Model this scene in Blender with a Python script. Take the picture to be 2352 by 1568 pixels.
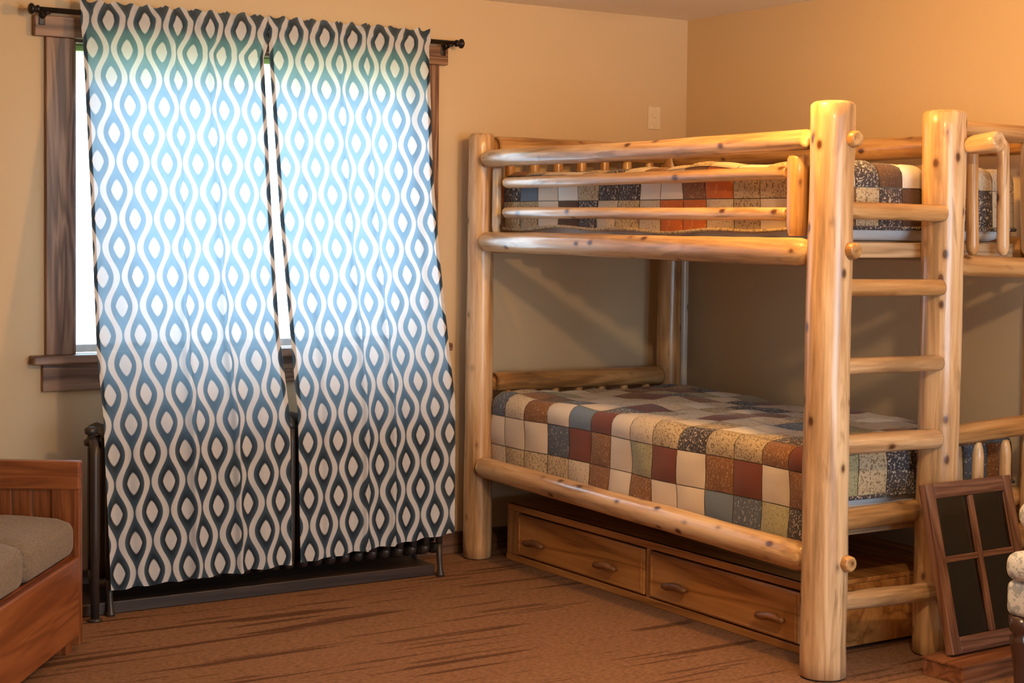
import bpy, bmesh, math, random
from mathutils import Vector, Matrix, noise
for o in list(bpy.data.objects): bpy.data.objects.remove(o)
sc = bpy.context.scene
COL = sc.collection
# ------------------------------------------------------------------ camera
cd = bpy.data.cameras.new('camera'); cam = bpy.data.objects.new('camera', cd); COL.objects.link(cam)
R_ = Vector((0.84210801, -0.53918821, 0.01140962)); U_ = Vector((0.01368976, 0.04252038, 0.99900181)); F_ = Vector((0.53913513, 0.84111123, -0.04318811))
cam.matrix_world = Matrix(((R_.x, U_.x, -F_.x, -4.8815), (R_.y, U_.y, -F_.y, -6.1063), (R_.z, U_.z, -F_.z, 1.42), (0, 0, 0, 1)))
cd.sensor_width = 36; cd.lens = 3759.31/2352*36; cd.shift_y = -(784-686.0)/2352; cd.clip_start = .05
sc.camera = cam
# ------------------------------------------------------------------ view, sky, daylight
vs = sc.view_settings
vs.view_transform = 'Standard'; vs.look = 'None'; vs.gamma = 1; vs.use_curve_mapping = False; vs.exposure = 0.0
w = bpy.data.worlds.new('sky'); sc.world = w; w.use_nodes = True
bg = w.node_tree.nodes['Background']; bg.inputs[0].default_value = (.64, .83, 1, 1); bg.inputs[1].default_value = 12.0
SKYCOL = (.58, .80, 1.0)
def area(name, loc, rot, sx, sy, e, col):
    l = bpy.data.lights.new(name, 'AREA'); l.shape = 'RECTANGLE'; l.size = sx; l.size_y = sy; l.energy = e; l.color = col
    o = bpy.data.objects.new(name, l); COL.objects.link(o); o.location = loc; o.rotation_euler = rot; return o
ps_ = area('south_window_portal', (-1.7, -7.47, 1.25), (math.radians(90), 0, 0), 2.4, 1.5, 1, SKYCOL); ps_.data.cycles.is_portal = True
pt_ = area('north_window_portal', (-2.2, .17, 1.52), (math.radians(-90), 0, 0), 1.47, 1.19, 1, SKYCOL); pt_.data.cycles.is_portal = True
LAMP = (-1.58, -2.22, 2.19); LAMP_E = 66; LAMP_COL = (1, .49, .10)
LAMP2 = (-2.6, -4.3); LAMP2_E = 105; LAMP2_COL = (1, .69, .36)
sc.cycles.use_denoising = True
sc.cycles.max_bounces = 8; sc.cycles.transparent_max_bounces = 16; sc.cycles.sample_clamp_indirect = 6

# ------------------------------------------------------------------ materials
class NT:
    def __init__(s, name):
        s.m = bpy.data.materials.new(name); s.m.use_nodes = True; s.t = s.m.node_tree; s.t.nodes.clear()
        s.out = s.n('ShaderNodeOutputMaterial')
    def n(s, typ, **kw):
        nd = s.t.nodes.new(typ)
        for k, v in kw.items(): setattr(nd, k, v)
        return nd
    def l(s, a, b): s.t.links.new(a, b)
    def put(s, sock, v):
        if isinstance(v, bpy.types.NodeSocket): s.l(v, sock)
        else: sock.default_value = v
    def math(s, op, a, b=0., c=None):
        nd = s.n('ShaderNodeMath', operation=op); s.put(nd.inputs[0], a); s.put(nd.inputs[1], b)
        if c is not None: s.put(nd.inputs[2], c)
        return nd.outputs[0]
    def co(s, kind='Object', scale=(1, 1, 1), attr=None):
        if attr: src = s.n('ShaderNodeAttribute', attribute_name=attr).outputs['Vector']
        else: src = s.n('ShaderNodeTexCoord').outputs[kind]
        mp = s.n('ShaderNodeMapping'); s.l(src, mp.inputs[0]); mp.inputs['Scale'].default_value = scale
        return mp.outputs[0]
    def noise(s, vec, scale=1, detail=4, rough=.55, dist=0):
        nd = s.n('ShaderNodeTexNoise'); s.l(vec, nd.inputs['Vector'])
        nd.inputs['Scale'].default_value = scale; nd.inputs['Detail'].default_value = detail
        nd.inputs['Roughness'].default_value = rough; nd.inputs['Distortion'].default_value = dist
        return nd.outputs['Fac']
    def voro(s, vec, scale=1, out='Distance', feature='F1'):
        nd = s.n('ShaderNodeTexVoronoi', feature=feature); s.l(vec, nd.inputs['Vector']); nd.inputs['Scale'].default_value = scale
        return nd.outputs[out]
    def ramp(s, fac, stops, interp='LINEAR'):
        nd = s.n('ShaderNodeValToRGB'); s.l(fac, nd.inputs[0]); cr = nd.color_ramp; cr.interpolation = interp
        while len(cr.elements) < len(stops): cr.elements.new(.5)
        for e, (p, c) in zip(cr.elements, stops):
            e.position = p; e.color = (*c, 1) if len(c) == 3 else c
        return nd.outputs[0]
    def mix(s, fac, a, b, mode='MIX'):
        nd = s.n('ShaderNodeMix', data_type='RGBA', blend_type=mode)
        s.put(nd.inputs[0], fac); s.put(nd.inputs[6], a if isinstance(a, bpy.types.NodeSocket) else (*a, 1)); s.put(nd.inputs[7], b if isinstance(b, bpy.types.NodeSocket) else (*b, 1))
        return nd.outputs[2]
    def bump(s, h, strength=.3, dist=.005):
        nd = s.n('ShaderNodeBump'); s.l(h, nd.inputs['Height']); nd.inputs['Strength'].default_value = strength; nd.inputs['Distance'].default_value = dist
        return nd.outputs[0]
    def pbr(s, col, rough=.6, normal=None, metal=0, coat=0, spec=.5, final=True, sheen=0):
        b = s.n('ShaderNodeBsdfPrincipled')
        s.put(b.inputs['Base Color'], col if isinstance(col, bpy.types.NodeSocket) else (*col, 1)); s.put(b.inputs['Roughness'], rough)
        b.inputs['Metallic'].default_value = metal; b.inputs['Coat Weight'].default_value = coat; b.inputs['Coat Roughness'].default_value = .12
        b.inputs['Specular IOR Level'].default_value = spec
        if sheen: b.inputs['Sheen Weight'].default_value = sheen
        if normal is not None: s.l(normal, b.inputs['Normal'])
        if final: s.l(b.outputs[0], s.out.inputs[0])
        return b.outputs[0]

def plain(name, col, rough=.6, metal=0, coat=0, spec=.5):
    t = NT(name); v = t.noise(t.co(scale=(9, 9, 9)), 3)
    c = t.mix(v, tuple(x*.82 for x in col), tuple(min(1, x*1.15) for x in col)); t.pbr(c, rough, metal=metal, coat=coat, spec=spec); return t.m

def m_wall():
    t = NT('wall_paint'); c = t.co()
    a = t.noise(c, 1.4, 3); f = t.noise(c, 160, 2)
    t.pbr(t.mix(a, (.60, .44, .265), (.64, .475, .29)), .75, t.bump(f, .08, .002), spec=.3); return t.m
def m_ceiling():
    t = NT('ceiling_paint'); c = t.co(); f = t.noise(c, 60, 4)
    t.pbr(t.mix(t.noise(c, 1.1), (.90, .82, .70), (.93, .86, .75)), .9, t.bump(f, .25, .004), spec=.2); return t.m
def m_carpet():
    t = NT('brown_streaked_carpet'); c = t.co()
    fine = t.noise(c, 190, 3, .7)
    wob = t.noise(t.co(scale=(1.6, 1.6, 1)), 1.0, 2)
    # dark woven streaks run along the x direction
    v1 = t.noise(t.co(scale=(.95, 15.5, 1)), 1.0, 1.5, .5, .12)
    v2 = t.noise(t.co(scale=(1.7, 27, 1)), 1.0, 1.5, .5, .1)
    ed = t.math('MULTIPLY', t.math('SUBTRACT', t.noise(c, 60, 2), .5), .07)
    base = t.mix(t.noise(t.co(scale=(.7, 3.2, 1)), 1, 3), (.185, .090, .048), (.235, .124, .070))
    base = t.mix(t.math('MULTIPLY', fine, .6), base, (.36, .20, .125))
    base = t.mix(t.ramp(t.noise(t.co(scale=(45, 110, 1)), 1, 3, .7), [(.42, (0, 0, 0)), (.72, (.8, .8, .8))]), base, (.10, .045, .024))
    s1 = t.ramp(t.math('ADD', v1, ed), [(.0, (0, 0, 0)), (.60, (0, 0, 0)), (.635, (1, 1, 1)), (1, (1, 1, 1))])
    s2 = t.ramp(t.math('ADD', v2, ed), [(.0, (0, 0, 0)), (.63, (0, 0, 0)), (.665, (.8, .8, .8)), (1, (.8, .8, .8))])
    st = t.math('MAXIMUM', s1, s2)
    cc = t.mix(t.math('MULTIPLY', st, .78), base, (.066, .026, .013))
    t.pbr(cc, .95, t.bump(fine, .55, .006), spec=.15); return t.m
def wood(name, c1, c2, axis='z', rough=.45, scale=1, coat=.0, dark=None, rings=7, spec=.5):
    t = NT(name); k = {'x': (.55, 7, 7), 'y': (7, .55, 7), 'z': (7, 7, .55)}[axis]; k = tuple(q*scale for q in k)
    c = t.co(scale=k); base = t.noise(c, 1.0, 3, .5, .6)
    wv = t.math('FRACT', t.math('MULTIPLY', base, rings)); wv = t.math('ABSOLUTE', t.math('SUBTRACT', wv, .5)); wv = t.math('MULTIPLY', wv, 2)
    k2 = tuple(q*14 if q > 1*scale else q*3 for q in k)
    gr = t.noise(t.co(scale=k2), 1.0, 3, .6)
    f = t.math('ADD', t.math('MULTIPLY', wv, .6), t.math('MULTIPLY', gr, .45))
    col = t.ramp(f, [(.12, dark or tuple(x*.62 for x in c1)), (.42, c1), (.85, c2)])
    t.pbr(col, rough, t.bump(f, .12, .003), coat=coat, spec=spec); return t.m
def logmat(name, c1, c2, knot=(.10, .035, .012), rough=.32, dens=13.5):
    t = NT(name)
    g = t.noise(t.co(attr='lc', scale=(34, 34, 2.2)), 1, 4, .6, .3); big = t.noise(t.co(attr='lc', scale=(9, 9, 1.1)), 1, 2)
    col = t.ramp(t.math('ADD', t.math('MULTIPLY', g, .62), t.math('MULTIPLY', big, .38)), [(.36, tuple(a*.62 for a in c1)), (.46, c1), (.55, tuple((a+b)/2 for a, b in zip(c1, c2))), (.68, c2)])
    # occasional darker inner-bark patches
    bark = t.ramp(t.noise(t.co(attr='lc', scale=(15, 15, 2.6)), 1, 3, .6, .6), [(.57, (0, 0, 0)), (.66, (.7, .7, .7))])
    col = t.mix(bark, col, tuple(x*.5 for x in c1))
    d = t.voro(t.co(attr='lc', scale=(dens, dens, dens*.62)), 1.0)
    kn = t.ramp(d, [(.075, (1, 1, 1)), (.115, (.8, .8, .8)), (.16, (.25, .25, .25)), (.25, (0, 0, 0))])
    col = t.mix(kn, col, knot)
    t.pbr(col, rough, t.bump(t.math('ADD', g, t.math('MULTIPLY', kn, .7)), .22, .004), coat=.25, spec=.5); return t.m
def m_curtain(name='ogee_print_curtain', trans=.28, clear=.014):
    t = NT(name); uv = t.n('ShaderNodeUVMap', uv_map='UVMap').outputs[0]
    sx = t.n('ShaderNodeSeparateXYZ'); t.l(uv, sx.inputs[0])
    X = t.math('DIVIDE', sx.outputs[0], .0682); V = t.math('DIVIDE', sx.outputs[1], .216)
    i = t.math('FLOOR', X); par = t.math('MODULO', i, 2.0)
    sgn = t.math('SUBTRACT', 1.0, t.math('MULTIPLY', par, 2.0))
    wv = t.math('COSINE', t.math('MULTIPLY', V, 2*math.pi))
    fx = t.math('SUBTRACT', t.math('FRACT', X), .5)
    d = t.math('ABSOLUTE', t.math('SUBTRACT', fx, t.math('MULTIPLY', t.math('MULTIPLY', sgn, wv), .285)))
    def smooth(v, e0, e1):   # 1 below e0, 0 above e1
        nd = t.n('ShaderNodeMapRange', interpolation_type='SMOOTHSTEP'); t.l(v, nd.inputs[0])
        nd.inputs[1].default_value = e0; nd.inputs[2].default_value = e1; nd.inputs[3].default_value = 1; nd.inputs[4].default_value = 0
        return nd.outputs[0]
    line = smooth(d, .140, .195)
    n_ = t.math('ROUND', X); npar = t.math('MODULO', n_, 2.0)
    dx = t.math('ABSOLUTE', t.math('SUBTRACT', X, n_))
    ph = t.math('FRACT', t.math('ADD', t.math('SUBTRACT', V, t.math('MULTIPLY', npar, .5)), .5))
    dv = t.math('ABSOLUTE', t.math('SUBTRACT', ph, .5))
    q = t.math('ADD', t.math('POWER', t.math('DIVIDE', dx, .335), 1.5), t.math('POWER', t.math('DIVIDE', dv, .19), 1.2))
    dia = smooth(q, .84, 1.08)
    halo = smooth(q, 1.2, 2.3)
    pat = t.math('MAXIMUM', line, dia)
    weave = t.noise(t.co('UV', scale=(900, 900, 1)), 1, 2)
    k_ = 1.12 if trans > .2 else 1
    dark = t.mix(halo, (.050*k_, .080*k_, .118*k_), (.026*k_, .033*k_, .045*k_))
    light = t.mix(weave, (.54*k_, .53*k_, .54*k_), (.62*k_, .61*k_, .62*k_))
    col = t.mix(pat, dark, light)
    dif = t.n('ShaderNodeBsdfDiffuse'); t.l(col, dif.inputs[0])
    trl = t.n('ShaderNodeBsdfTranslucent'); t.l(t.mix(pat, (.50, .68, .80), (.90, .95, .97)), trl.inputs[0])
    tr = t.n('ShaderNodeBsdfTransparent'); t.l(t.mix(pat, (.80, .90, 1.0), (1, 1, 1)), tr.inputs[0])
    m1 = t.n('ShaderNodeMixShader'); m1.inputs[0].default_value = trans; t.l(dif.outputs[0], m1.inputs[1]); t.l(trl.outputs[0], m1.inputs[2])
    m2 = t.n('ShaderNodeMixShader'); m2.inputs[0].default_value = clear; t.l(m1.outputs[0], m2.inputs[1]); t.l(tr.outputs[0], m2.inputs[2])
    t.l(m2.outputs[0], t.out.inputs[0]); return t.m
def m_shade():
    t = NT('green_sheer_shade'); wv = t.noise(t.co(scale=(300, 300, 300)), 1, 2)
    tr = t.n('ShaderNodeBsdfTransparent'); t.l(t.mix(wv, (.76, .79, .50), (.82, .85, .57)), tr.inputs[0])
    trl = t.n('ShaderNodeBsdfTranslucent'); trl.inputs[0].default_value = (.45, .6, .3, 1)
    m = t.n('ShaderNodeMixShader'); m.inputs[0].default_value = .1; t.l(tr.outputs[0], m.inputs[1]); t.l(trl.outputs[0], m.inputs[2])
    t.l(m.outputs[0], t.out.inputs[0]); return t.m
def m_glass(name='clear_glass', tint=(.97, .99, 1), refl=.06):
    t = NT(name); tr = t.n('ShaderNodeBsdfTransparent'); tr.inputs[0].default_value = (*tint, 1)
    g = t.n('ShaderNodeBsdfGlossy'); g.inputs['Roughness'].default_value = .04
    lw = t.n('ShaderNodeFresnel'); lw.inputs[0].default_value = 1.45
    m = t.n('ShaderNodeMixShader'); t.l(t.math('MULTIPLY', lw.outputs[0], refl/.06), m.inputs[0]); t.l(tr.outputs[0], m.inputs[1]); t.l(g.outputs[0], m.inputs[2])
    t.l(m.outputs[0], t.out.inputs[0]); return t.m
def fabric(name, base, spots=None, s=70, thr=.55, rough=.95):
    t = NT(name); c = t.co(); fine = t.noise(c, 420, 2); col = t.mix(fine, tuple(x*.85 for x in base), tuple(min(1, x*1.12) for x in base))
    if spots:
        k = t.ramp(t.noise(c, s, 2.5, .65), [(thr, (0, 0, 0)), (thr+.05, (1, 1, 1))]); col = t.mix(k, col, spots)
    t.pbr(col, rough, t.bump(fine, .25, .002), spec=.15, sheen=.15); return t.m
def m_emit(name, col, s):
    t = NT(name); e = t.n('ShaderNodeEmission'); e.inputs[0].default_value = (*col, 1); e.inputs[1].default_value = s
    v = t.noise(t.co(scale=(3, 3, 3)), 2); mx = t.mix(t.math('MULTIPLY', v, .1), col, (1, 1, 1)); t.l(mx, e.inputs[0]); t.l(e.outputs[0], t.out.inputs[0]); return t.m
WALL = m_wall(); CEIL = m_ceiling(); CARPET = m_carpet()
CASING_V = wood('stained_casing_vertical', (.16, .072, .034), (.30, .165, .095), 'z', .45, 1.15, dark=(.06, .025, .012), rings=9)
CASING_H = wood('stained_casing_horizontal', (.16, .072, .034), (.30, .165, .095), 'x', .45, 1.15, dark=(.06, .025, .012), rings=9)
BASEB = wood('dark_baseboard_wood', (.10, .05, .028), (.16, .085, .05), 'x', .5)
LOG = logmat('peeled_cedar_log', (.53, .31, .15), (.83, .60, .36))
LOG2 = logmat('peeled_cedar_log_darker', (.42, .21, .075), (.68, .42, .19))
LOGP = logmat('pale_batten', (.62, .52, .42), (.78, .68, .56))
LOGEND = plain('log_end_grain', (.46, .25, .10), .6)
PINE_Y = wood('pine_drawer_front', (.42, .175, .045), (.57, .27, .085), 'y', .4, 1.0, dark=(.20, .07, .016), rings=5, coat=.15)
PINE_Z = wood('pine_frame', (.36, .17, .06), (.5, .26, .105), 'z', .4, 1.0, coat=.15)
BOARD = wood('bunk_board_pine', (.44, .28, .15), (.58, .40, .24), 'x', .6)
BENCH_H = wood('bench_oak_horizontal', (.215, .060, .017), (.285, .092, .028), 'x', .33, 1.2, dark=(.14, .038, .011), coat=.3)
BENCH_Y = wood('bench_oak_lengthwise', (.215, .060, .017), (.285, .092, .028), 'y', .33, 1.2, dark=(.14, .038, .011), coat=.3)
BENCH_V = wood('bench_oak_vertical', (.19, .054, .015), (.27, .085, .026), 'z', .35, 1.5, dark=(.10, .028, .009), coat=.3)
OLDV = wood('old_sash_wood_vertical', (.15, .063, .035), (.25, .125, .08), 'z', .5, 1.5, dark=(.07, .022, .012))
OLDH = wood('old_sash_wood_horizontal', (.125, .05, .03), (.21, .10, .062), 'x', .5, 1.5, dark=(.06, .02, .01))
STEPW = wood('small_box_wood', (.17, .06, .025), (.26, .105, .05), 'x', .4, 1.3, coat=.2)
IRON = plain('bronze_painted_iron', (.055, .042, .036), .42, metal=.35)
RODM = plain('black_bronze_rod', (.02, .013, .01), .4, metal=.4)
BRASS = plain('caster_metal', (.55, .5, .42), .3, metal=.9)
PLASTER = plain('ivory_plastic', (.74, .60, .42), .4)
VINYL = plain('white_vinyl', (.82, .84, .85), .4)
SHEET = fabric('white_sheet', (.72, .73, .76))
MATT = fabric('mattress_ticking', (.66, .66, .68))
CUSH = fabric('grey_brown_tweed', (.19, .145, .105), (.135, .105, .078), 120, .52)
CHAIRF = fabric('grey_white_toile', (.66, .68, .71), (.36, .39, .44), 48, .52)
CHAIRW = plain('dark_mahogany', (.045, .017, .010), .25, coat=.4)
CURT = m_curtain(); CURTHEM = m_curtain('ogee_print_doubled_hem', .04, 0); SHADE = m_shade(); GLASS = m_glass(); OLDGLASS = m_glass('dusty_old_glass', (.72, .70, .66), .08)
SNOW = plain('bright_ground_outside', (.72, .76, .8), .9)
HANDLE = wood('drawer_handle_wood', (.22, .085, .028), (.34, .15, .055), 'y', .4, 2, coat=.2)

# ------------------------------------------------------------------ helpers
def link(name, me, mat=None, parent=None, smooth=False, loc=None):
    o = bpy.data.objects.new(name, me); COL.objects.link(o)
    if mat is not None and not me.materials: me.materials.append(mat)
    if parent is not None: o.parent = parent
    if loc is not None: o.location = loc
    if smooth:
        for p in me.polygons: p.use_smooth = True
    return o
def thing(name, label, cat, loc=(0, 0, 0), rz=0, group=None):
    o = bpy.data.objects.new(name, None); COL.objects.link(o); o.location = loc; o.rotation_euler = (0, 0, rz); o.empty_display_size = .1
    o['label'] = label; o['category'] = cat
    if group: o['group'] = group
    return o
def tag(o, label, cat, group=None):
    o['label'] = label; o['category'] = cat
    if group: o['group'] = group
    return o
def struct(o, label=None):
    o['kind'] = 'structure'
    if label: o['label'] = label
    return o
def bmesh_obj(name, bm, mat, parent=None, smooth=False, loc=None):
    me = bpy.data.meshes.new(name); bm.to_mesh(me); bm.free(); return link(name, me, mat, parent, smooth, loc)
def abox(bm, lo, hi, bev=0, seg=2):
    g = bmesh.ops.create_cube(bm, size=1); v = g['verts']
    c = [(a+b)/2 for a, b in zip(lo, hi)]; s = [abs(b-a) for a, b in zip(lo, hi)]
    for x in v: x.co = Vector((x.co.x*s[0]+c[0], x.co.y*s[1]+c[1], x.co.z*s[2]+c[2]))
    if bev: bmesh.ops.bevel(bm, geom=list({e for x in v for e in x.link_edges}), offset=bev, segments=seg, profile=.5, affect='EDGES')
def box(name, lo, hi, mat, parent=None, bev=.004, seg=2):
    """box in world axes; when it has a parent the coordinates are the parent's local ones"""
    bm = bmesh.new(); c = Vector([(a+b)/2 for a, b in zip(lo, hi)])
    abox(bm, [a-k for a, k in zip(lo, c)], [b-k for b, k in zip(hi, c)], bev, seg)
    return bmesh_obj(name, bm, mat, parent, loc=c)
def loft(rings, cap=True, closed=True):
    """rings: list of lists of Vector -> verts, faces"""
    n = len(rings[0]); vv = [p for r in rings for p in r]; ff = []
    for i in range(len(rings)-1):
        for j in range(n if closed else n-1):
            k = (j+1) % n; ff.append((i*n+j, i*n+k, (i+1)*n+k, (i+1)*n+j))
    if cap: ff.append(tuple(range(n-1, -1, -1))); ff.append(tuple(range((len(rings)-1)*n, len(rings)*n)))
    return vv, ff
def frame(d):
    d = d.normalized(); a = Vector((0, 0, 1)) if abs(d.z) < .9 else Vector((1, 0, 0))
    u = d.cross(a).normalized(); return u, d.cross(u).normalized()
_ls = [0]
def log(name, p0, p1, r0, r1, mat, parent, seg=18, wob=.08, bow=0, ends=(.012, .012), taper=(0, 0), lenr=.055):
    """peeled log from p0 to p1 in the parent's coordinates: irregular radius, rounded ends, optional tenon taper (length) at each end"""
    _ls[0] += 1; sd = _ls[0]*3.71; rnd = random.Random(_ls[0])
    p0 = Vector(p0); p1 = Vector(p1); d = p1-p0; L = d.length; u, v = frame(d); dn = d.normalized()
    nr = max(4, int(L/lenr)); ts = [0, .25*ends[0]/L, ends[0]/L]
    if taper[0]: ts += [taper[0]*.5/L, taper[0]/L]
    ts += [k/nr for k in range(1, nr) if k/nr*L > max(ends[0], taper[0])+.01 and (1-k/nr)*L > max(ends[1], taper[1])+.01]
    if taper[1]: ts += [1-taper[1]/L, 1-taper[1]*.5/L]
    ts += [1-ends[1]/L, 1-.25*ends[1]/L, 1]
    rings = []; lc = []; bu = rnd.uniform(-1, 1)
    for t in ts:
        s = t*L; r = r0+(r1-r0)*t
        e0, e1 = s, L-s
        if e0 < ends[0]: q = 1-e0/ends[0]; r *= 1-.22*q*q
        if e1 < ends[1]: q = 1-e1/ends[1]; r *= 1-.22*q*q
        if taper[0] and e0 < taper[0]: r *= .55+.45*math.sin(math.pi/2*e0/taper[0])
        if taper[1] and e1 < taper[1]: r *= .55+.45*math.sin(math.pi/2*e1/taper[1])
        c = p0+d*t+(u*bu+v*(1-abs(bu)))*bow*math.sin(math.pi*t)
        ring = []
        for j in range(seg):
            a = 2*math.pi*j/seg; nv = noise.noise(Vector((math.cos(a)*.7+sd, math.sin(a)*.7, s*3.1+sd)))
            nv2 = noise.noise(Vector((math.cos(a)*2.2, math.sin(a)*2.2+sd, s*9+sd))); rr = r*(1+wob*nv+wob*.45*nv2)
            ring.append(c+(u*math.cos(a)+v*math.sin(a))*rr); lc.append((math.cos(a)*r+sd, math.sin(a)*r, s+sd*1.3))
        rings.append(ring)
    vv, ff = loft(rings); o0 = (p0+p1)/2
    me = bpy.data.meshes.new(name); me.from_pydata([tuple(q-o0) for q in vv], [], ff)
    at = me.attributes.new('lc', 'FLOAT_VECTOR', 'POINT')
    for k, q in enumerate(lc): at.data[k].vector = q
    o = link(name, me, mat, parent, True, o0)
    for p in me.polygons[-2:]: p.use_smooth = False
    return o
def tube(bm, pts, r, seg=10, cap=True):
    pts = [Vector(p) for p in pts]; rings = []; pu = None
    for i, p in enumerate(pts):
        d = (pts[min(i+1, len(pts)-1)]-pts[max(i-1, 0)])
        if pu is None: u, v = frame(d)
        else:
            dn = d.normalized(); u = (pu-dn*pu.dot(dn)).normalized(); v = dn.cross(u)
        pu = u; rr = r[i] if isinstance(r, (list, tuple)) else r
        rings.append([p+(u*math.cos(2*math.pi*j/seg)+v*math.sin(2*math.pi*j/seg))*rr for j in range(seg)])
    vv, ff = loft(rings, cap); vs_ = [bm.verts.new(q) for q in vv]
    for f in ff: bm.faces.new([vs_[k] for k in f])
def lathe(bm, prof, seg=24, c=(0, 0, 0)):
    tube(bm, [(c[0], c[1], c[2]+z) for r, z in prof], [max(r, .0005) for r, z in prof], seg)

# ------------------------------------------------------------------ room shell
H = 2.407; XW = -6.0; YS = -7.3
wx0, wx1, wz0, wz1 = -2.941, -1.470, .924, 2.111         # opening of the curtained window
struct(box('floor', (XW-.2, YS-.2, -.1), (.2, .2, 0), CARPET, bev=0), 'brown carpet with dark broken streaks')
struct(box('ceiling', (XW-.2, YS-.2, H), (.2, .2, H+.12), CEIL, bev=0))
def wall_with_hole(name, lo, hi, a, b, axis):
    bm = bmesh.new(); i = axis
    def seg(l0, l1, z0, z1):
        A = list(lo); B = list(hi); A[i] = l0; B[i] = l1; A[2] = z0; B[2] = z1; abox(bm, A, B)
    seg(lo[i], a[0], lo[2], hi[2]); seg(b[0], hi[i], lo[2], hi[2]); seg(a[0], b[0], lo[2], a[1]); seg(a[0], b[0], b[1], hi[2])
    return struct(bmesh_obj(name, bm, WALL))
wall_with_hole('wall_north', (XW-.2, 0, 0), (.2, .16, H), (wx0-.01, wz0-.01), (wx1+.01, wz1+.01), 0)
wall_with_hole('wall_south', (XW-.2, YS-.16, 0), (.2, YS, H), (-2.9, .5), (-.5, 2.0), 0)
struct(box('wall_east', (0, YS, 0), (.16, 0, H), WALL, bev=0))
struct(box('wall_west', (XW-.16, YS, 0), (XW, 0, H), WALL, bev=0))
struct(box('baseboard_north', (XW, -.018, 0), (0, 0, .095), BASEB, bev=.004))
struct(box('baseboard_east', (-.018, YS, 0), (0, -.018, .095), BASEB, bev=.004))
struct(box('ground', (-60, .3, -.9), (60, 90, -.6), SNOW, bev=0), 'bright ground outside the window')

# window 1: dark-stained casing round a white sash
win = bpy.data.objects.new('window_1', None); COL.objects.link(win); win.location = (0, 0, 0); struct(win, 'window with dark stained wood casing behind the patterned curtains')
box('header_board', (-3.094, -.034, wz1), (-1.326, 0, 2.188), CASING_H, win, .003)
box('side_casing', (-3.049, -.022, .924), (wx0, 0, wz1), CASING_V, win, .003)
box('side_casing', (wx1, -.022, .924), (-1.362, 0, wz1), CASING_V, win, .003)
box('stool_board', (-3.107, -.062, .890), (-1.304, .05, .924), CASING_H, win, .006)
box('apron_board', (-3.062, -.020, .787), (-1.349, 0, .890), CASING_H, win, .003)
for nm, lo, hi in (('jamb', (wx0-.008, 0, wz0), (wx0+.012, .15, wz1)), ('jamb', (wx1-.012, 0, wz0), (wx1+.008, .15, wz1)), ('head_jamb', (wx0, 0, wz1-.012), (wx1, .15, wz1+.008))):
    box(nm, lo, hi, CASING_V if nm == 'jamb' else CASING_H, win, .002)
sash = box('sash_bottom_rail', (wx0+.012, .075, wz0), (wx1-.012, .115, wz0+.03), VINYL, win, .004)
box('sash_top_rail', (wx0+.012, .075, wz1-.035), (wx1-.012, .115, wz1-.012), VINYL, win, .004)
for xx in (wx0+.012, wx1-.03): box('sash_stile', (xx, .075, wz0+.03), (xx+.018, .115, wz1-.035), VINYL, win, .003)
box('pane', (wx0+.03, .094, wz0+.03), (wx1-.03, .098, wz1-.035), GLASS, win, 0)
sh = box('roller_shade', (wx0+.016, .040, 1.965), (wx1-.016, .0415, wz1-.014), SHADE, bev=0)
tag(sh, 'short sheer green roller shade at the top of the window', 'window shade')

# south window behind the camera
w2 = bpy.data.objects.new('window_2', None); COL.objects.link(w2); struct(w2)
for lo, hi in (((-3.0, YS-.02, 2.0), (-.4, YS+.025, 2.1)), ((-3.0, YS-.02, .4), (-.4, YS+.04, .5)), ((-3.0, YS-.02, .5), (-2.9, YS+.02, 2.0)), ((-.5, YS-.02, .5), (-.4, YS+.02, 2.0))):
    box('casing_board', lo, hi, CASING_H, w2, .004)

# ------------------------------------------------------------------ ceiling lamp (its light)
def ceiling_lamp(label, x, y, e, col):
    lampo = thing('ceiling_lamp', label, 'lamp', (x, y, H))
    bm = bmesh.new(); lathe(bm, [(.001, 0), (.15, 0), (.155, -.012), (.15, -.03), (.001, -.031)]); bmesh_obj('lamp_base', bm, RODM, lampo, True)
    bm = bmesh.new(); lathe(bm, [(.135, -.031), (.14, -.05), (.12, -.085), (.075, -.108), (.03, -.117), (.001, -.118)], 32); bmesh_obj('glass_dome', bm, m_emit('lit_frosted_glass', col, 4), lampo, True)
    l = bpy.data.lights.new('lamp_bulb', 'POINT'); l.energy = e; l.color = col; l.shadow_soft_size = .05
    lo_ = bpy.data.objects.new('lamp_bulb', l); COL.objects.link(lo_); lo_.parent = lampo; lo_.location = (0, 0, LAMP[2]-H)
ceiling_lamp('round flush ceiling lamp with frosted dome above the bunk bed', LAMP[0], LAMP[1], LAMP_E, LAMP_COL)
ceiling_lamp('round flush ceiling lamp with frosted dome over the open floor', LAMP2[0], LAMP2[1], LAMP2_E, LAMP2_COL)

# ------------------------------------------------------------------ curtain rod and curtains
rod = thing('curtain_rod', 'dark bronze curtain rod with ball ends across the window top', 'curtain rod', (-2.2, -.09, 2.2))
bm = bmesh.new(); tube(bm, [(-.905, 0, 0), (.0, 0, 0), (.885, 0, 0)], .010, 14); bmesh_obj('rod', bm, RODM, rod, True)
for s, x in ((-1, -.905), (1, .885)):
    bm = bmesh.new(); tube(bm, [(x+s*q, 0, 0) for q in (-.012, -.008, 0, .004, .008, .014, .022, .028, .031)], [.010, .015, .015, .011, .013, .020, .021, .014, .004], 16)
    bmesh_obj('ball_end', bm, RODM, rod, True)
for x in (-.868, .848):
    bm = bmesh.new(); tube(bm, [(x, 0, -.004), (x, .01, -.016), (x, .04, -.022), (x, .058, -.022)], .006, 10)
    abox(bm, (x-.012, .0525, -.05), (x+.012, .056, .012), .002); lathe(bm, [(.014, -.016), (.0145, -.006)], 16, (x, 0, 0))
    bmesh_obj('bracket', bm, RODM, rod, True)
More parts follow.
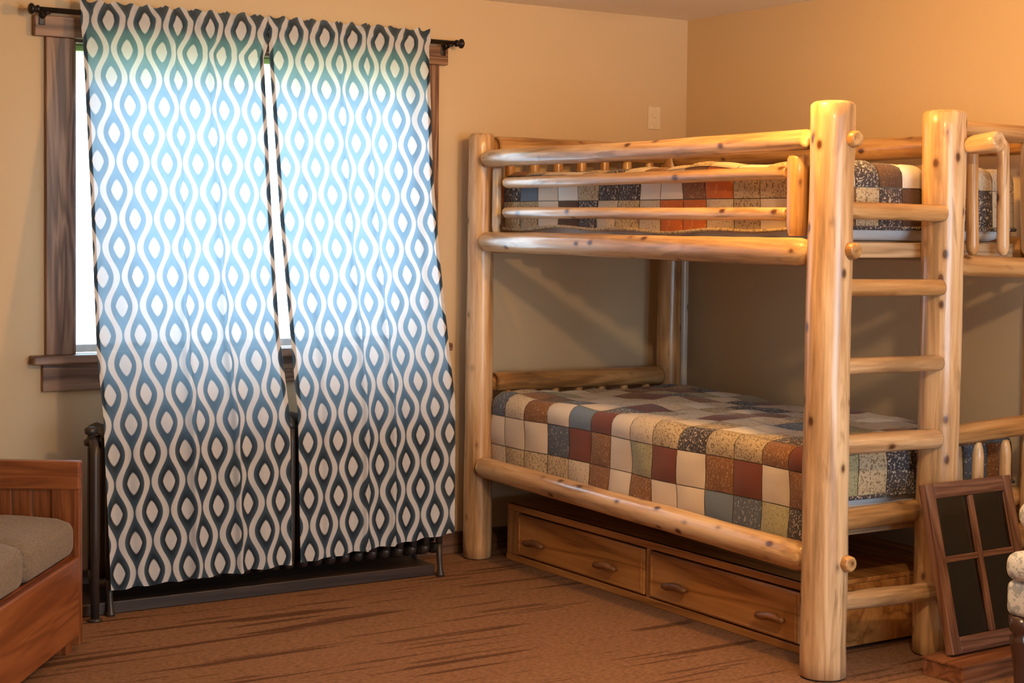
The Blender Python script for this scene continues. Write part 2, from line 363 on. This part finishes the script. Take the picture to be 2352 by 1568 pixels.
def lerp_tab(tab, z):
    for (z0, x0), (z1, x1) in zip(tab, tab[1:]):
        if z0 >= z >= z1: return x0+(x1-x0)*(z0-z)/(z0-z1)
    return tab[0][1] if z > tab[0][0] else tab[-1][1]
def curt_y(z):
    if z > 2.2: return -.09
    if z > .72: k = (2.2-z)/(2.2-.72); return -.09-.325*k**.96
    return -.415
def curtain(name, label, tl, tr, folds, seed, zbot, u0):
    rnd = random.Random(seed); nx, nz = 132, 90; ztop = 2.246
    me = bpy.data.meshes.new(name); vv = []; uvs = []
    ph = [rnd.uniform(0, 6.28) for _ in range(6)]
    for j in range(nz+1):
        t = j/nz
        row = []
        for i in range(nx+1):
            s = i/nx; zb = zbot[0]+(zbot[1]-zbot[0])*s; z = ztop+(zb-ztop)*t
            xl = lerp_tab(tl, z); xr = lerp_tab(tr, z); x = xl+(xr-xl)*s
            amp = .007+.010*min(1, t*1.6)-.004*t
            f = 0
            for k, (c, wd, a) in enumerate(folds):
                q = (s-c-.012*math.sin(3*t+ph[k % 6]))/wd; f += a*math.exp(-q*q)
            wave = math.sin(2*math.pi*(s*5.5+.06*math.sin(4*t+ph[0]))+ph[1])*.35+math.sin(2*math.pi*(s*11)+ph[2])*.15
            y = curt_y(z)-amp*(f*1.25+wave)
            head = math.exp(-((z-2.2)/.022)**2); y = y*(1-head)+(-.09-.0185-.004*math.sin(s*75+ph[3])-.003*math.sin(s*133))*head
            if z > 2.212: y += .010*math.sin(s*60+ph[4])*(z-2.21)/.036; z += .006*math.sin(s*75+ph[5])*(z-2.2)/.046
            z += .003*math.sin(s*40+ph[2])*(t > .985)
            row.append(Vector((x, y, z)))
        vv += row
    W = nx+1; ucoord = []
    # cloth coordinate follows the arc length of a mid-height row, so folds squeeze the print
    acc = [0]
    for i in range(nx):
        a = vv[45*W+i]; b = vv[45*W+i+1]; acc.append(acc[-1]+(b-a).length)
    ff = []
    for j in range(nz):
        for i in range(nx): a = j*W+i; ff.append((a, a+W, a+W+1, a+1))
    me.from_pydata([tuple(q) for q in vv], [], ff)
    uvl = me.uv_layers.new(name='UVMap')
    for lp in me.loops:
        k = lp.vertex_index; q = vv[k]; d = 2.246-q.z
        # length down the cloth: sloped above the radiator
        dl = d*1.021 if q.z > .72 else (2.246-.72)*1.021+(.72-q.z)
        uvl.data[lp.index].uv = (acc[k % W]+u0, 20*.216-dl+.070)
    o = link(name, me, CURT, None, True)
    # doubled side hems, folded to the back of the cloth
    for lo_i, hi_i in ((0, 3), (nx-3, nx)):
        hv = []; hf = []; hu = []; n_ = hi_i-lo_i+1
        for j in range(nz+1):
            for i in range(lo_i, hi_i+1):
                q = vv[j*W+i].copy(); q.y += .0022; hv.append(tuple(q)); hu.append(uvl.data[0].uv.copy() if False else (acc[i]+u0, 20*.216+.070-((2.246-q.z)*1.021 if q.z > .72 else (2.246-.72)*1.021+(.72-q.z))))
        for j in range(nz):
            for i in range(n_-1): a = j*n_+i; hf.append((a, a+n_, a+n_+1, a+1))
        hm = bpy.data.meshes.new('side_hem'); hm.from_pydata(hv, [], hf); hl = hm.uv_layers.new(name='UVMap')
        for lp in hm.loops: hl.data[lp.index].uv = hu[lp.vertex_index]
        link('side_hem', hm, CURTHEM, o, True)
    return tag(o, label, 'curtain')
TL = [(2.25, -2.946), (2.08, -2.940), (1.52, -2.953), (.97, -2.970), (.65, -2.960), (.10, -2.934)]
TLR = [(2.25, -2.186), (2.12, -2.198), (2.08, -2.219), (1.45, -2.243), (1.01, -2.252), (.78, -2.241), (.62, -2.232), (.1, -2.222)]
TRL = [(2.25, -2.184), (2.12, -2.190), (2.08, -2.194), (1.45, -2.208), (1.03, -2.206), (.78, -2.203), (.63, -2.197), (.1, -2.184)]
TRR = [(2.25, -1.452), (2.2, -1.456), (1.64, -1.503), (1.28, -1.511), (.93, -1.508), (.57, -1.502), (.15, -1.500)]
curtain('curtain', 'left blue and white ogee print curtain panel hanging over the radiator', TL, TLR, [(.47, .02, 1.1), (.70, .018, 1.2), (.86, .03, .5), (.12, .03, -.5), (.3, .05, -.4)], 3, (.098, .122), .0682*3-.035)
curtain('curtain', 'right blue and white ogee print curtain panel nearest the bunk bed', TRL, TRR, [(.42, .016, 1.2), (.58, .016, 1.1), (.17, .02, .7), (.78, .035, -.5), (.9, .03, .4)], 8, (.124, .178), .0682*2+.03)

# ------------------------------------------------------------------ radiator
rx0, rx1 = -2.955, -1.515
rad = thing('radiator', 'dark bronze cast iron column radiator behind the curtains', 'radiator', ((rx0+rx1)/2, -.27, 0))
ns = 24; pitch = (rx1-rx0)/ns
bm = bmesh.new()
for yy in (-.10, -.033, .033, .10):
    tube(bm, [(0, yy, .13), (0, yy, .20), (0, yy, .40), (0, yy, .58), (0, yy, .64)], [.014, .0155, .0165, .0155, .013], 8)
for z, sg in ((.64, 1), (.13, -1)):
    tube(bm, [(0, -.10, z), (0, -.085, z+sg*.018), (0, -.04, z+sg*.026), (0, .04, z+sg*.026), (0, .085, z+sg*.018), (0, .10, z)], [.014, .021, .023, .023, .021, .014], 8)
for z in (.615, .155): tube(bm, [(-pitch/2, 0, z), (pitch/2, 0, z)], .022, 10)
secm = bpy.data.meshes.new('section'); bm.to_mesh(secm); bm.free(); secm.materials.append(IRON)
for p in secm.polygons: p.use_smooth = True
for k in range(ns):
    o = bpy.data.objects.new('section', secm); COL.objects.link(o); o.parent = rad; o.location = (-.5*(rx1-rx0)+(k+.5)*pitch, 0, 0)
for x in (-.5*(rx1-rx0)+.5*pitch, .5*(rx1-rx0)-.5*pitch):
    for yy in (-.10, .10):
        bm = bmesh.new(); tube(bm, [(x, yy, .13), (x, yy-.004, .07), (x, yy-.012 if yy < 0 else yy+.012, .025), (x, yy-.014 if yy < 0 else yy+.014, .008), (x, yy-.014 if yy < 0 else yy+.014, 0)], [.014, .011, .012, .017, .018], 10); bmesh_obj('foot', bm, IRON, rad, True)
bm = bmesh.new(); xx = -.5*(rx1-rx0)-.045
tube(bm, [(xx, -.165, 0), (xx, -.165, .3), (xx, -.165, .585), (xx+.002, -.160, .615), (xx+.005, -.14, .632), (xx+.01, -.10, .640)], .0155, 12)
lathe(bm, [(.026, 0), (.026, .008), (.016, .012)], 16, (xx, -.165, 0)); bmesh_obj('supply_pipe', bm, IRON, rad, True)
bm = bmesh.new(); lathe(bm, [(.012, .62), (.024, .622), (.026, .640), (.014, .648), (.012, .66), (.022, .664), (.024, .682), (.010, .69)], 14, (xx+.01, -.09, 0)); tube(bm, [(xx+.01, -.09, .632), (xx+.05, -.03, .620), (xx+.06, 0, .615)], .014, 10); bmesh_obj('valve', bm, IRON, rad, True)
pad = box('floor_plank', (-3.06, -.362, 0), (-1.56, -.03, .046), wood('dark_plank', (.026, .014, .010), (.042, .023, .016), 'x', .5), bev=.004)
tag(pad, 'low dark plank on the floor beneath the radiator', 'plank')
# the radiator stands on the plank at the left and on the carpet at its right end
# ------------------------------------------------------------------ wall outlet plate
out = thing('wall_plate', 'ivory wall plate high on the wall beside the room corner', 'wall plate', (-.1925, 0, 1.94))
box('plate', (-.0355, -.006, -.053), (.0355, 0, .053), PLASTER, out, .003)
for z in (.022, -.022):
    bm = bmesh.new(); tube(bm, [(0, -.0055, z), (0, -.0085, z)], .015, 16); bmesh_obj('receptacle', bm, PLASTER, out)
bm = bmesh.new(); tube(bm, [(0, -.0055, 0), (0, -.0075, 0)], .003, 8); bmesh_obj('screw', bm, BRASS, out)
# ------------------------------------------------------------------ bunk bed
px, py, yl, xb, Hp, xl = -1.2186, -.1388, -2.261, -.192, 1.82, -.7126
B = (px+.5, (py+yl)/2, 0)
bed = thing('bunk_bed', 'rustic peeled log bunk bed with ladder at its near end', 'bunk bed', B)
def bl(name, p0, p1, r0, r1=None, mat=LOG, **k):
    return log(name, [a-b for a, b in zip(p0, B)], [a-b for a, b in zip(p1, B)], r0, r1 or r0, mat, bed, **k)
bl('post', (px, py, 0), (px, py, Hp), .063, .055, seg=24, wob=.07, ends=(.006, .012))
bl('post', (px-.024, yl-.034, 0), (px+.004, yl, Hp+.012), .074, .070, seg=28, wob=.05, bow=.004, ends=(.006, .012))
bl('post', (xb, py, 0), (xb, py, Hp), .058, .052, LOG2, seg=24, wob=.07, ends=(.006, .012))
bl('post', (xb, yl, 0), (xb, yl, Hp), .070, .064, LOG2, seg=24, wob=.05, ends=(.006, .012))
bl('ladder_post', (xl, yl, 0), (xl+.004, yl, Hp+.008), .067, .072, seg=28, wob=.05, bow=-.006, ends=(.006, .012))
bl('corner_batten', (-.052, -.068, 0), (-.052, -.068, 1.72), .022, .022, LOGP, seg=12, wob=.03, ends=(.004, .004))
# side rails (front) with their tenon ends showing through the near post
bl('guard_top_rail', (px-.018, py-.045, 1.712), (px-.012, yl+.06, 1.716), .036, .034, LOG, seg=20, wob=.07, bow=.006, ends=(.035, .02), taper=(.05, .04))
bl('upper_side_rail', (px-.02, py-.045, 1.362), (px-.015, yl+.06, 1.352), .041, .047, LOG, seg=20, wob=.07, ends=(.04, .02), taper=(.05, .05))
bl('lower_side_rail', (px-.02, py-.04, .402), (px-.01, yl+.05, .363), .044, .047, LOG, seg=20, wob=.06, ends=(.04, .02), taper=(.05, .05))
for z in (1.712, 1.36, .373):
    k = (1-z/1.82); bl('tenon_end', (px+.024-.024*k, yl-.055-.034*k, z), (px+.024-.024*k, yl-.096-.034*k, z), .030, .025, LOG2, seg=14, wob=.1, ends=(.004, .006))
# back rails by the wall
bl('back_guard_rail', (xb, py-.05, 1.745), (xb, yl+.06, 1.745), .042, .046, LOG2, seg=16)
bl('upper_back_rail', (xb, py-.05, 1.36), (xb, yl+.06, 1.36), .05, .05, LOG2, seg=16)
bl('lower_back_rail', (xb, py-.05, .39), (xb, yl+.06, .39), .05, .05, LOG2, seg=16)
# removable guard with two rails between a slim upright and a half-log block
bl('guard_rail', (px-.002, -.325, 1.607), (px+.002, -2.06, 1.612), .023, .022, LOG, seg=16, wob=.1, ends=(.02, .01), taper=(.03, 0))
bl('guard_rail', (px-.002, -.325, 1.484), (px+.002, -2.06, 1.476), .023, .022, LOG, seg=16, wob=.1, ends=(.02, .01), taper=(.03, 0))
bl('guard_block', (px+.010, -2.100, 1.405), (px+.010, -2.100, 1.668), .036, .038, LOG2, seg=10, wob=.03, ends=(.03, .012))
bl('guard_upright', (px+.012, -.245, 1.40), (px+.012, -.245, 1.672), .020, .020, LOGP, seg=10, wob=.12, ends=(.03, .01))
# far end (window side)
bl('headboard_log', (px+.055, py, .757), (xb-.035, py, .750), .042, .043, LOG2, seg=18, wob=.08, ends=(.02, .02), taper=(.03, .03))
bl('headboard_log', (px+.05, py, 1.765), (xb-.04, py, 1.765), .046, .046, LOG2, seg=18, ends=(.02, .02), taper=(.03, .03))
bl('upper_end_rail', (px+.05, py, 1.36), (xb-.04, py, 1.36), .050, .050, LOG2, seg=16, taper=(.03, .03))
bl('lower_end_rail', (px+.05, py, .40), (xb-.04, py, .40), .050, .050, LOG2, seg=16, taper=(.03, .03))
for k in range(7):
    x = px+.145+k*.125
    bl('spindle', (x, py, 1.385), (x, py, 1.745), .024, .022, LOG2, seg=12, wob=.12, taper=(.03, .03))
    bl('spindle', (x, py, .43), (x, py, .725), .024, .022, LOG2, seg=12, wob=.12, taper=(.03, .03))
# ladder rungs
for z0, z1, r in ((1.489, 1.485, .029), (1.241, 1.239, .028), (.988, .989, .027), (.737, .735, .034), (.226, .224, .032)):
    bl('rung', (px+.055, yl-.005, z0), (xl-.028, yl-.045, z1), r, r*.97, LOG2 if z0 > 1.1 else LOG, seg=18, wob=.08, ends=(.012, .014), taper=(0, .022))
bl('lower_foot_rail', (px+.05, yl+.045, .478), (xb-.05, yl+.045, .490), .038, .038, LOG2, seg=18, wob=.08)
# near end, right of the ladder
bl('upper_end_rail', (xl+.06, yl+.0, 1.312), (xb-.05, yl, 1.300), .035, .036, LOG2, seg=18, wob=.07, taper=(.05, .03))
bl('top_end_rail', (xl+.05, yl+.055, 1.772), (xb-.03, yl+.04, 1.766), .032, .032, LOG2, seg=18, wob=.05)
bl('headboard_log', (xl+.05, yl+.01, .732), (xb-.03, yl, .752), .035, .036, LOG2, seg=18, wob=.06)
for k, x in enumerate((-.548, -.392, -.270)):
    bl('spindle', (x, yl+.01, 1.345), (x+.002, yl+.025, 1.745), .022, .022, LOG if k else LOG2, seg=14, wob=.1, taper=(.03, .03))
for k, x in enumerate((-.512, -.375, -.262)):
    bl('spindle', (x, yl-.005, .40), (x, yl-.005, .705), .021, .020, LOG, seg=14, wob=.06, taper=(.03, .05))
bl('end_low_rail', (xl+.05, yl, .36), (xb-.05, yl, .36), .044, .044, LOG2, seg=16)
bl('peg', (xl+.045, yl-.045, 1.708), (xl+.060, yl-.190, 1.722), .029, .036, LOG, seg=20, wob=.05, ends=(.004, .008), taper=(.05, 0))
# slats under both mattresses
for lev, z in ((0, .400), (1, 1.372)):
    for k in range(9):
        y = py-.19-k*.215
        box('bunk_board', (px+.105-B[0], y-.045-B[1], z), (xb-.035-B[0], y+.045-B[1], z+.018), BOARD, bed, .002)
box('end_board', (px+.08-B[0], yl+.07-B[1], 1.335), (xb-.08-B[0], yl+.09-B[1], 1.385), BOARD, bed, .003)
box('end_board', (px+.08-B[0], yl+.105-B[1], .41), (xb-.08-B[0], yl+.125-B[1], .445), BOARD, bed, .003)

# mattresses
def rounded(name, lo, hi, r, mat, label, cat, bulge=.01):
    bm = bmesh.new(); c = Vector([(a+b)/2 for a, b in zip(lo, hi)]); abox(bm, [a-k for a, k in zip(lo, c)], [b-k for b, k in zip(hi, c)], r, 4)
    o = bmesh_obj(name, bm, mat, None, True, c)
    return tag(o, label, cat)
rounded('mattress', (-1.125, -2.155, .420), (-.26, -.235, .655), .045, MATT, 'white mattress under the quilt on the lower bunk', 'mattress')
rounded('mattress', (-1.120, -2.150, 1.392), (-.26, -.235, 1.615), .045, MATT, 'white mattress under the quilt on the upper bunk', 'mattress')
# quilts: patchwork squares sewn on a backing
QM = {
 'c': fabric('patch_cream', (.66, .55, .43)), 'w': fabric('patch_pale', (.74, .67, .58)), 'p': fabric('patch_cream_print', (.60, .49, .36), (.30, .22, .15), 130, .58),
 't': fabric('patch_tan_print', (.50, .39, .25), (.22, .15, .09), 120, .53), 'b': fabric('patch_brown_print', (.22, .095, .04), (.42, .26, .14), 140, .57),
 'm': fabric('patch_maroon', (.17, .050, .034)), 'k': fabric('patch_black_print', (.06, .05, .055), (.5, .43, .36), 120, .55),
 'n': fabric('patch_navy_print', (.09, .105, .14), (.34, .34, .36), 110, .58), 'g': fabric('patch_sage_print', (.36, .33, .20), (.22, .19, .10), 150, .55),
 's': fabric('patch_slate_blue', (.15, .19, .24)), 'r': fabric('patch_rust', (.52, .14, .035), (.66, .25, .08), 60, .6), 'd': fabric('patch_dark_brown', (.10, .055, .035), (.2, .12, .08), 140, .6)}
QBACK = fabric('quilt_backing', (.40, .31, .22))
def quilt(name, label, x0, x1, y0, y1, ztop, over_f, over_n, over_b, pa, pb, rows, seed, rad=.05, edge=None, over={}):
    """x0 front edge of the bed, x1 wall edge, y0 window end, y1 ladder end; rows[k] = patch letters from window end to ladder end, row 0 lowest on the front side"""
    rnd = random.Random(seed)
    W = x1-x0; Lg = y0-y1
    na = int((W+over_f)/pa); nb = int((Lg+over_n+over_b)/pb)
    pa = (W+over_f)/na; pb = (Lg+over_n+over_b)/nb
    q = thing(name, label, 'quilt', ((x0+x1)/2, (y0+y1)/2, ztop-.2)); org = Vector(q.location)
    def fold(s, lo, hi, r):
        """s along the cloth; returns (coordinate, drop, signed fold angle)"""
        def side(d):
            a = r*math.pi/2
            if d < 0: return d, 0, 0
            if d < a: return r*math.sin(d/r), r*(1-math.cos(d/r)), d/r
            return r, r+(d-a), math.pi/2
        lo2 = lo+r; hi2 = hi-r
        if s < lo2: c, dr, th = side(lo2-s); return lo2-c, dr, -th
        if s > hi2: c, dr, th = side(s-hi2); return hi2+c, dr, th
        return s, 0, 0
    def P(a, b, puff):
        # a: 0 at the lower front edge; b: 0 at the window-end hem
        X, d1, t1 = fold(a-over_f, 0, W+.3, rad); Y, d2, t2 = fold(b-over_b, 0, Lg, rad)
        drop = max(d1, d2) if min(d1, d2) > 0 else d1+d2
        wr = noise.noise(Vector((a*3.1+seed, b*2.6, .3)))*.020+noise.noise(Vector((a*9+seed, b*7, 1.7)))*.009
        wr += .010*math.sin(b*7+seed)*max(0, math.sin(-t1))
        n = Vector((math.sin(t1), -math.sin(t2), max(.0, math.cos(t1)*math.cos(t2)))); n.normalize()
        p = Vector((x0+X, y0-Y, ztop-drop))+n*(puff+wr)
        if a < .12 and d1 > rad: p.z += (.006*math.sin(b*5.1+seed)+.005*math.sin(b*13+1))*(1-a/.12)
        return p-org
    # backing sheet
    vv = []; ff = []; NA, NB = na*3, nb*3
    for i in range(NA+1):
        for j in range(NB+1): vv.append(P(i/NA*na*pa, j/NB*nb*pb, -.012))
    for i in range(NA):
        for j in range(NB): k = i*(NB+1)+j; ff.append((k, k+NB+1, k+NB+2, k+1))
    me = bpy.data.meshes.new('backing'); me.from_pydata([tuple(p) for p in vv], [], ff); link('backing', me, QBACK, q, True)
    g = 5; letters = 'cccwwpppttbbmmkknngsd'
    for i in range(na):
        for j in range(nb):
            key = rows[i][j] if i < len(rows) and j < len(rows[i]) and rows[i][j] != '.' else rnd.choice(letters)
            key = over.get((i, nb-1-j), key)
            ja = .004; vv = []; ff = []
            a0 = i*pa; b0 = j*pb
            for m in range(g+1):
                for n in range(g+1):
                    fa, fb = m/g, n/g
                    pf = .007*(1-(2*fa-1)**4)*(1-(2*fb-1)**4)-.003
                    vv.append(P(a0+.0015+fa*(pa-.003), b0+.0015+fb*(pb-.003), pf))
            for m in range(g):
                for n in range(g): k = m*(g+1)+n; ff.append((k, k+1, k+g+2, k+g+1))
            c = sum(vv, Vector())/len(vv)
            me = bpy.data.meshes.new('patch'); me.from_pydata([tuple(p-c) for p in vv], [], ff)
            link('patch', me, QM[key], q, True, c)
    # rolled hem along the front and ladder end
    bm = bmesh.new(); tube(bm, [P(0.0, t*nb*pb/60, 0) for t in range(61)], .007, 8); bmesh_obj('hem_binding', bm, QM['t'], q, True)
    bm = bmesh.new(); tube(bm, [P(t*na*pa/40, nb*pb, 0) for t in range(41)], .007, 8); bmesh_obj('hem_binding', bm, QM['k'], q, True)
    return q
quilt('quilt', 'patchwork quilt of cream, maroon and brown squares on the lower bunk', -1.178, -.235, -.185, -2.180, .712, .315, .15, .17, .118, .142,
      ['tptttpbcbccsngkt',
       'bcccnmbcgmcbmcbpg',
       'wnpbcsmcptkttbcwm'], 5, rad=.055, over={(3, 1): 'w', (4, 1): 'm', (5, 1): 'g', (6, 1): 'g', (3, 0): 'g', (4, 0): 't', (5, 0): 'k', (6, 0): 'k', (2, 0): 's', (2, 1): 'm', (4, 3): 'p', (3, 3): 't', (3, 5): 't', (3, 7): 'p'})
quilt('quilt', 'patchwork quilt of tan, rust and black squares on the upper bunk', -1.150, -.240, -.200, -2.170, 1.655, .215, .20, .12, .112, .130,
      ['bttcdkptprrptcwkm',
       'rkscwtkkwwbrttrbkw',
       'dbtcwtkcbptcwtkbc'], 11, rad=.05, over={(2, 1): 'c', (3, 1): 'k', (4, 1): 'd', (5, 1): 'w', (6, 1): 'b', (7, 1): 'k', (2, 0): 'b', (3, 0): 't', (4, 0): 'k', (5, 0): 'd', (6, 0): 'n', (7, 0): 'k', (3, 2): 'k', (4, 2): 'd', (5, 2): 'w', (6, 2): 'd'})

# ------------------------------------------------------------------ under-bed drawers
xd = -1.118; D0 = (-.75, -1.15, 0)
dr = thing('drawer_unit', 'long pine drawer unit with wooden handles under the lower bunk', 'drawers', D0)
def db(name, lo, hi, mat, parent=dr, bev=.003):
    return box(name, [a-b for a, b in zip(lo, D0)], [a-b for a, b in zip(hi, D0)], mat, parent, bev)
db('top_panel', (xd+.002, -2.10, .226), (-.30, -.218, .242), PINE_Y)
db('end_panel', (xd+.004, -2.098, .012), (-.31, -2.082, .226), PINE_Y)
db('end_panel', (xd+.004, -.236, .012), (-.31, -.220, .226), PINE_Y)
db('back_panel', (-.325, -2.08, .012), (-.31, -.236, .226), PINE_Y)
db('base_rail', (xd-.004, -2.10, .0), (xd+.02, -.218, .028), PINE_Y)
db('top_rail', (xd, -2.10, .214), (xd+.02, -.218, .242), PINE_Y)
db('stile', (xd, -.302, .028), (xd+.02, -.218, .214), PINE_Z)
db('stile', (xd, -1.222, .028), (xd+.02, -1.200, .214), PINE_Z)
db('stile', (xd, -2.10, .028), (xd+.02, -2.058, .214), PINE_Z)
for ya, yb, hs in ((-.308, -1.194, (-.472, -.979)), (-1.228, -2.050, (-1.414, -1.937))):
    f = db('drawer', (xd-.006, yb, .034), (xd+.016, ya, .208), PINE_Y, dr, .004)
    fl = Vector(f.location)+Vector(D0)
    # raised bead round the drawer front
    bm = bmesh.new()
    for lo, hi in (((xd-.010, yb+.012, .196), (xd-.004, ya-.012, .203)), ((xd-.010, yb+.012, .040), (xd-.004, ya-.012, .047)), ((xd-.010, yb+.012, .047), (xd-.004, yb+.019, .196)), ((xd-.010, ya-.019, .047), (xd-.004, ya-.012, .196))):
        abox(bm, [a-b for a, b in zip(lo, fl)], [a-b for a, b in zip(hi, fl)], .0015, 1)
    bmesh_obj('moulding', bm, PINE_Y, f)
    for yh in hs:
        bm = bmesh.new(); z = .112
        tube(bm, [Vector((xd-.038, yh+k, z-.006*abs(k)/.055-.004*math.sin(k*40)))-fl for k in (-.070, -.062, -.035, 0, .035, .062, .070)], [.005, .012, .015, .0155, .015, .012, .005], 12)
        for k in (-.038, .038): tube(bm, [Vector((xd-.004, yh+k, z-.012))-fl, Vector((xd-.03, yh+k, z-.002))-fl], .008, 10)
        bmesh_obj('handle', bm, HANDLE, f, True)

# ------------------------------------------------------------------ bench at the left
ben = thing('bench', 'reddish oak bench with panelled end at the left edge', 'bench', (-3.158, -.786, 0), -math.atan2(.57, .82))
def bb(name, lo, hi, mat, parent=ben, bev=.004): return box(name, lo, hi, mat, parent, bev)
bw = .80
bb('end_stile', (-.095, -.034, .02), (0, 0, .628), BENCH_V)
bb('end_stile', (-bw, -.034, .02), (-bw+.095, 0, .628), BENCH_V)
bb('end_top_rail', (-bw-.004, -.038, .538), (.0, .004, .634), BENCH_H, bev=.006)
bb('end_mid_rail', (-bw+.095, -.032, .33), (-.095, -.002, .402), BENCH_H)
bb('end_low_rail', (-bw+.095, -.032, .05), (-.095, -.002, .20), BENCH_H)
nsl = 9; sw = (bw-.19)/nsl
for k in range(nsl):
    bb('bead_slat', (-bw+.095+k*sw+.0012, -.022, .40), (-bw+.095+(k+1)*sw-.0012, -.010, .540), BENCH_V, bev=.003)
bb('front_rail', (-.032, -1.62, .055), (0.0, -.034, .318), BENCH_Y, bev=.006)
bb('back_rail', (-bw, -1.62, .055), (-bw+.03, -.034, .318), BENCH_Y)
bb('seat_board', (-bw+.03, -1.60, .298), (-.032, -.036, .3175), BENCH_Y)
for x in (-.085, -bw+.02):
    for y in (-.09, -1.56): bb('foot', (x, y, 0), (x+.06, y+.06, .055), BENCH_V)
bb('end_panel', (-bw, -1.655, .02), (0, -1.62, .45), BENCH_H)
def cushion(label, y0, y1, z1, seed, x1=-.036, tilt=0):
    bm = bmesh.new(); abox(bm, (-.385, -(y1-y0)/2, -(z1-.319)/2), (.385, (y1-y0)/2, (z1-.319)/2))
    bmesh.ops.subdivide_edges(bm, edges=bm.edges[:], cuts=13, use_grid_fill=True)
    hx, hy, hz = .385, (y1-y0)/2, (z1-.319)/2
    for v in bm.verts:
        p = v.co; fx, fy, fz = p.x/hx, p.y/hy, p.z/hz; r = .045
        def rd(c, h): return max(0, abs(c)-(h-r))
        ex, ey, ez = rd(p.x, hx), rd(p.y, hy), rd(p.z, hz); L = math.sqrt(ex*ex+ey*ey+ez*ez)
        if L > r:
            k = r/L
            p.x -= math.copysign(ex*(1-k), p.x); p.y -= math.copysign(ey*(1-k), p.y); p.z -= math.copysign(ez*(1-k), p.z)
        nn = noise.noise(Vector((p.x*6+seed, p.y*6, p.z*6)))
        if fz > 0: p.z += .018*(1-fx*fx)*(1-fy*fy)+.008*nn
    o = bmesh_obj('seat_cushion', bm, CUSH, None, True)
    M = Matrix.Translation(ben.location) @ Matrix.Rotation(ben.rotation_euler.z, 4, 'Z') @ Matrix.Translation((-.392, (y0+y1)/2, (z1+.319)/2+.001)) @ Matrix.Rotation(tilt, 4, 'Z')
    o.matrix_world = M; tag(o, label, 'cushion')
cushion('grey-brown tweed seat cushion against the bench end panel', -.53, -.043, .452, 1)
cushion('grey-brown tweed seat cushion nearer the camera on the bench', -1.14, -.535, .462, 5)

# ------------------------------------------------------------------ old window sash on a small box
bx = thing('wooden_box', 'small low reddish wood box on the carpet under the old sash', 'box', (-.70, -2.50, 0), math.radians(4))
box('box_side', (-.24, -.085, 0), (.30, -.070, .052), STEPW, bx, .002); box('box_side', (-.24, .062, 0), (.30, .077, .052), STEPW, bx, .002)
box('box_end', (-.24, -.070, 0), (-.225, .062, .052), STEPW, bx, .002); box('box_end', (.285, -.070, 0), (.30, .062, .052), STEPW, bx, .002)
box('box_lid', (-.244, -.089, .052), (.304, .081, .062), STEPW, bx, .002)
sw_, shh = .425, .548
osh = thing('old_window_sash', 'weathered brown four-pane window sash leaning against the ladder post', 'window sash', (-.885, -2.497, .0667), math.radians(2))
lean = math.radians(-14.0)
osh.rotation_euler = (lean, 0, math.radians(2))
def ob(name, lo, hi, mat, bev=.003): return box(name, lo, hi, mat, osh, bev)
ob('stile', (0, -.016, 0), (.042, .016, shh), OLDV); ob('stile', (sw_-.040, -.016, 0), (sw_, .016, shh), OLDV)
ob('top_rail', (.042, -.016, shh-.050), (sw_-.040, .016, shh), OLDH); ob('bottom_rail', (.042, -.016, 0), (sw_-.040, .016, .052), OLDH)
mx = .214; mz = .30
ob('muntin', (mx-.011, -.014, .052), (mx+.011, .014, shh-.050), OLDV); ob('muntin', (.042, -.013, mz-.010), (mx-.011, .013, mz+.010), OLDH); ob('muntin', (mx+.011, -.013, mz-.010), (sw_-.040, .013, mz+.010), OLDH)
for a, b in ((.042, mx-.011), (mx+.011, sw_-.040)):
    for c, d in ((.052, mz-.010), (mz+.010, shh-.050)): ob('pane', (a, -.002, c), (b, .002, d), OLDGLASS, 0)

# ------------------------------------------------------------------ upholstered chair, mostly outside the frame at the right
ch = thing('armchair', 'grey and white print armchair with dark turned leg at right edge', 'armchair', (-1.095, -2.872, 0))
def cb(name, lo, hi, mat, bev, seg=4, smooth=True):
    o = box(name, lo, hi, mat, ch, bev, seg)
    if smooth:
        for p in o.data.polygons: p.use_smooth = True
    return o
cb('seat', (.02, -.62, .300), (.62, -.0, .405), CHAIRF, .022)
cb('seat_cushion', (.0, -.60, .405), (.56, -.004, .492), CHAIRF, .035)
cb('backrest', (.54, -.62, .40), (.68, .0, .92), CHAIRF, .05)
for y in (-.035, -.585):
    bm = bmesh.new(); tube(bm, [(.075+k, y, .590+.02*k) for k in (0, .006, .02, .15, .3, .46)], [.020, .040, .047, .046, .045, .045], 18); abox(bm, (.10, y-.025, .48), (.54, y+.025, .60), .012); bmesh_obj('arm', bm, CHAIRF, ch, True)
for x, y in ((.055, -.035), (.055, -.585), (.60, -.035), (.60, -.585)):
    bm = bmesh.new(); lathe(bm, [(.016, .045), (.015, .06), (.020, .075), (.017, .10), (.022, .16), (.030, .215), (.033, .235), (.024, .245), (.034, .258), (.036, .30)], 18, (x, y, 0)); lg = bmesh_obj('leg', bm, CHAIRW, ch, True)
    bm = bmesh.new(); lathe(bm, [(.013, .05), (.019, .046), (.019, .034), (.010, .030)], 14, (x, y, 0)); tube(bm, [(x-.009, y, .019), (x+.009, y, .019)], .019, 16); bmesh_obj('caster', bm, BRASS, lg, True)
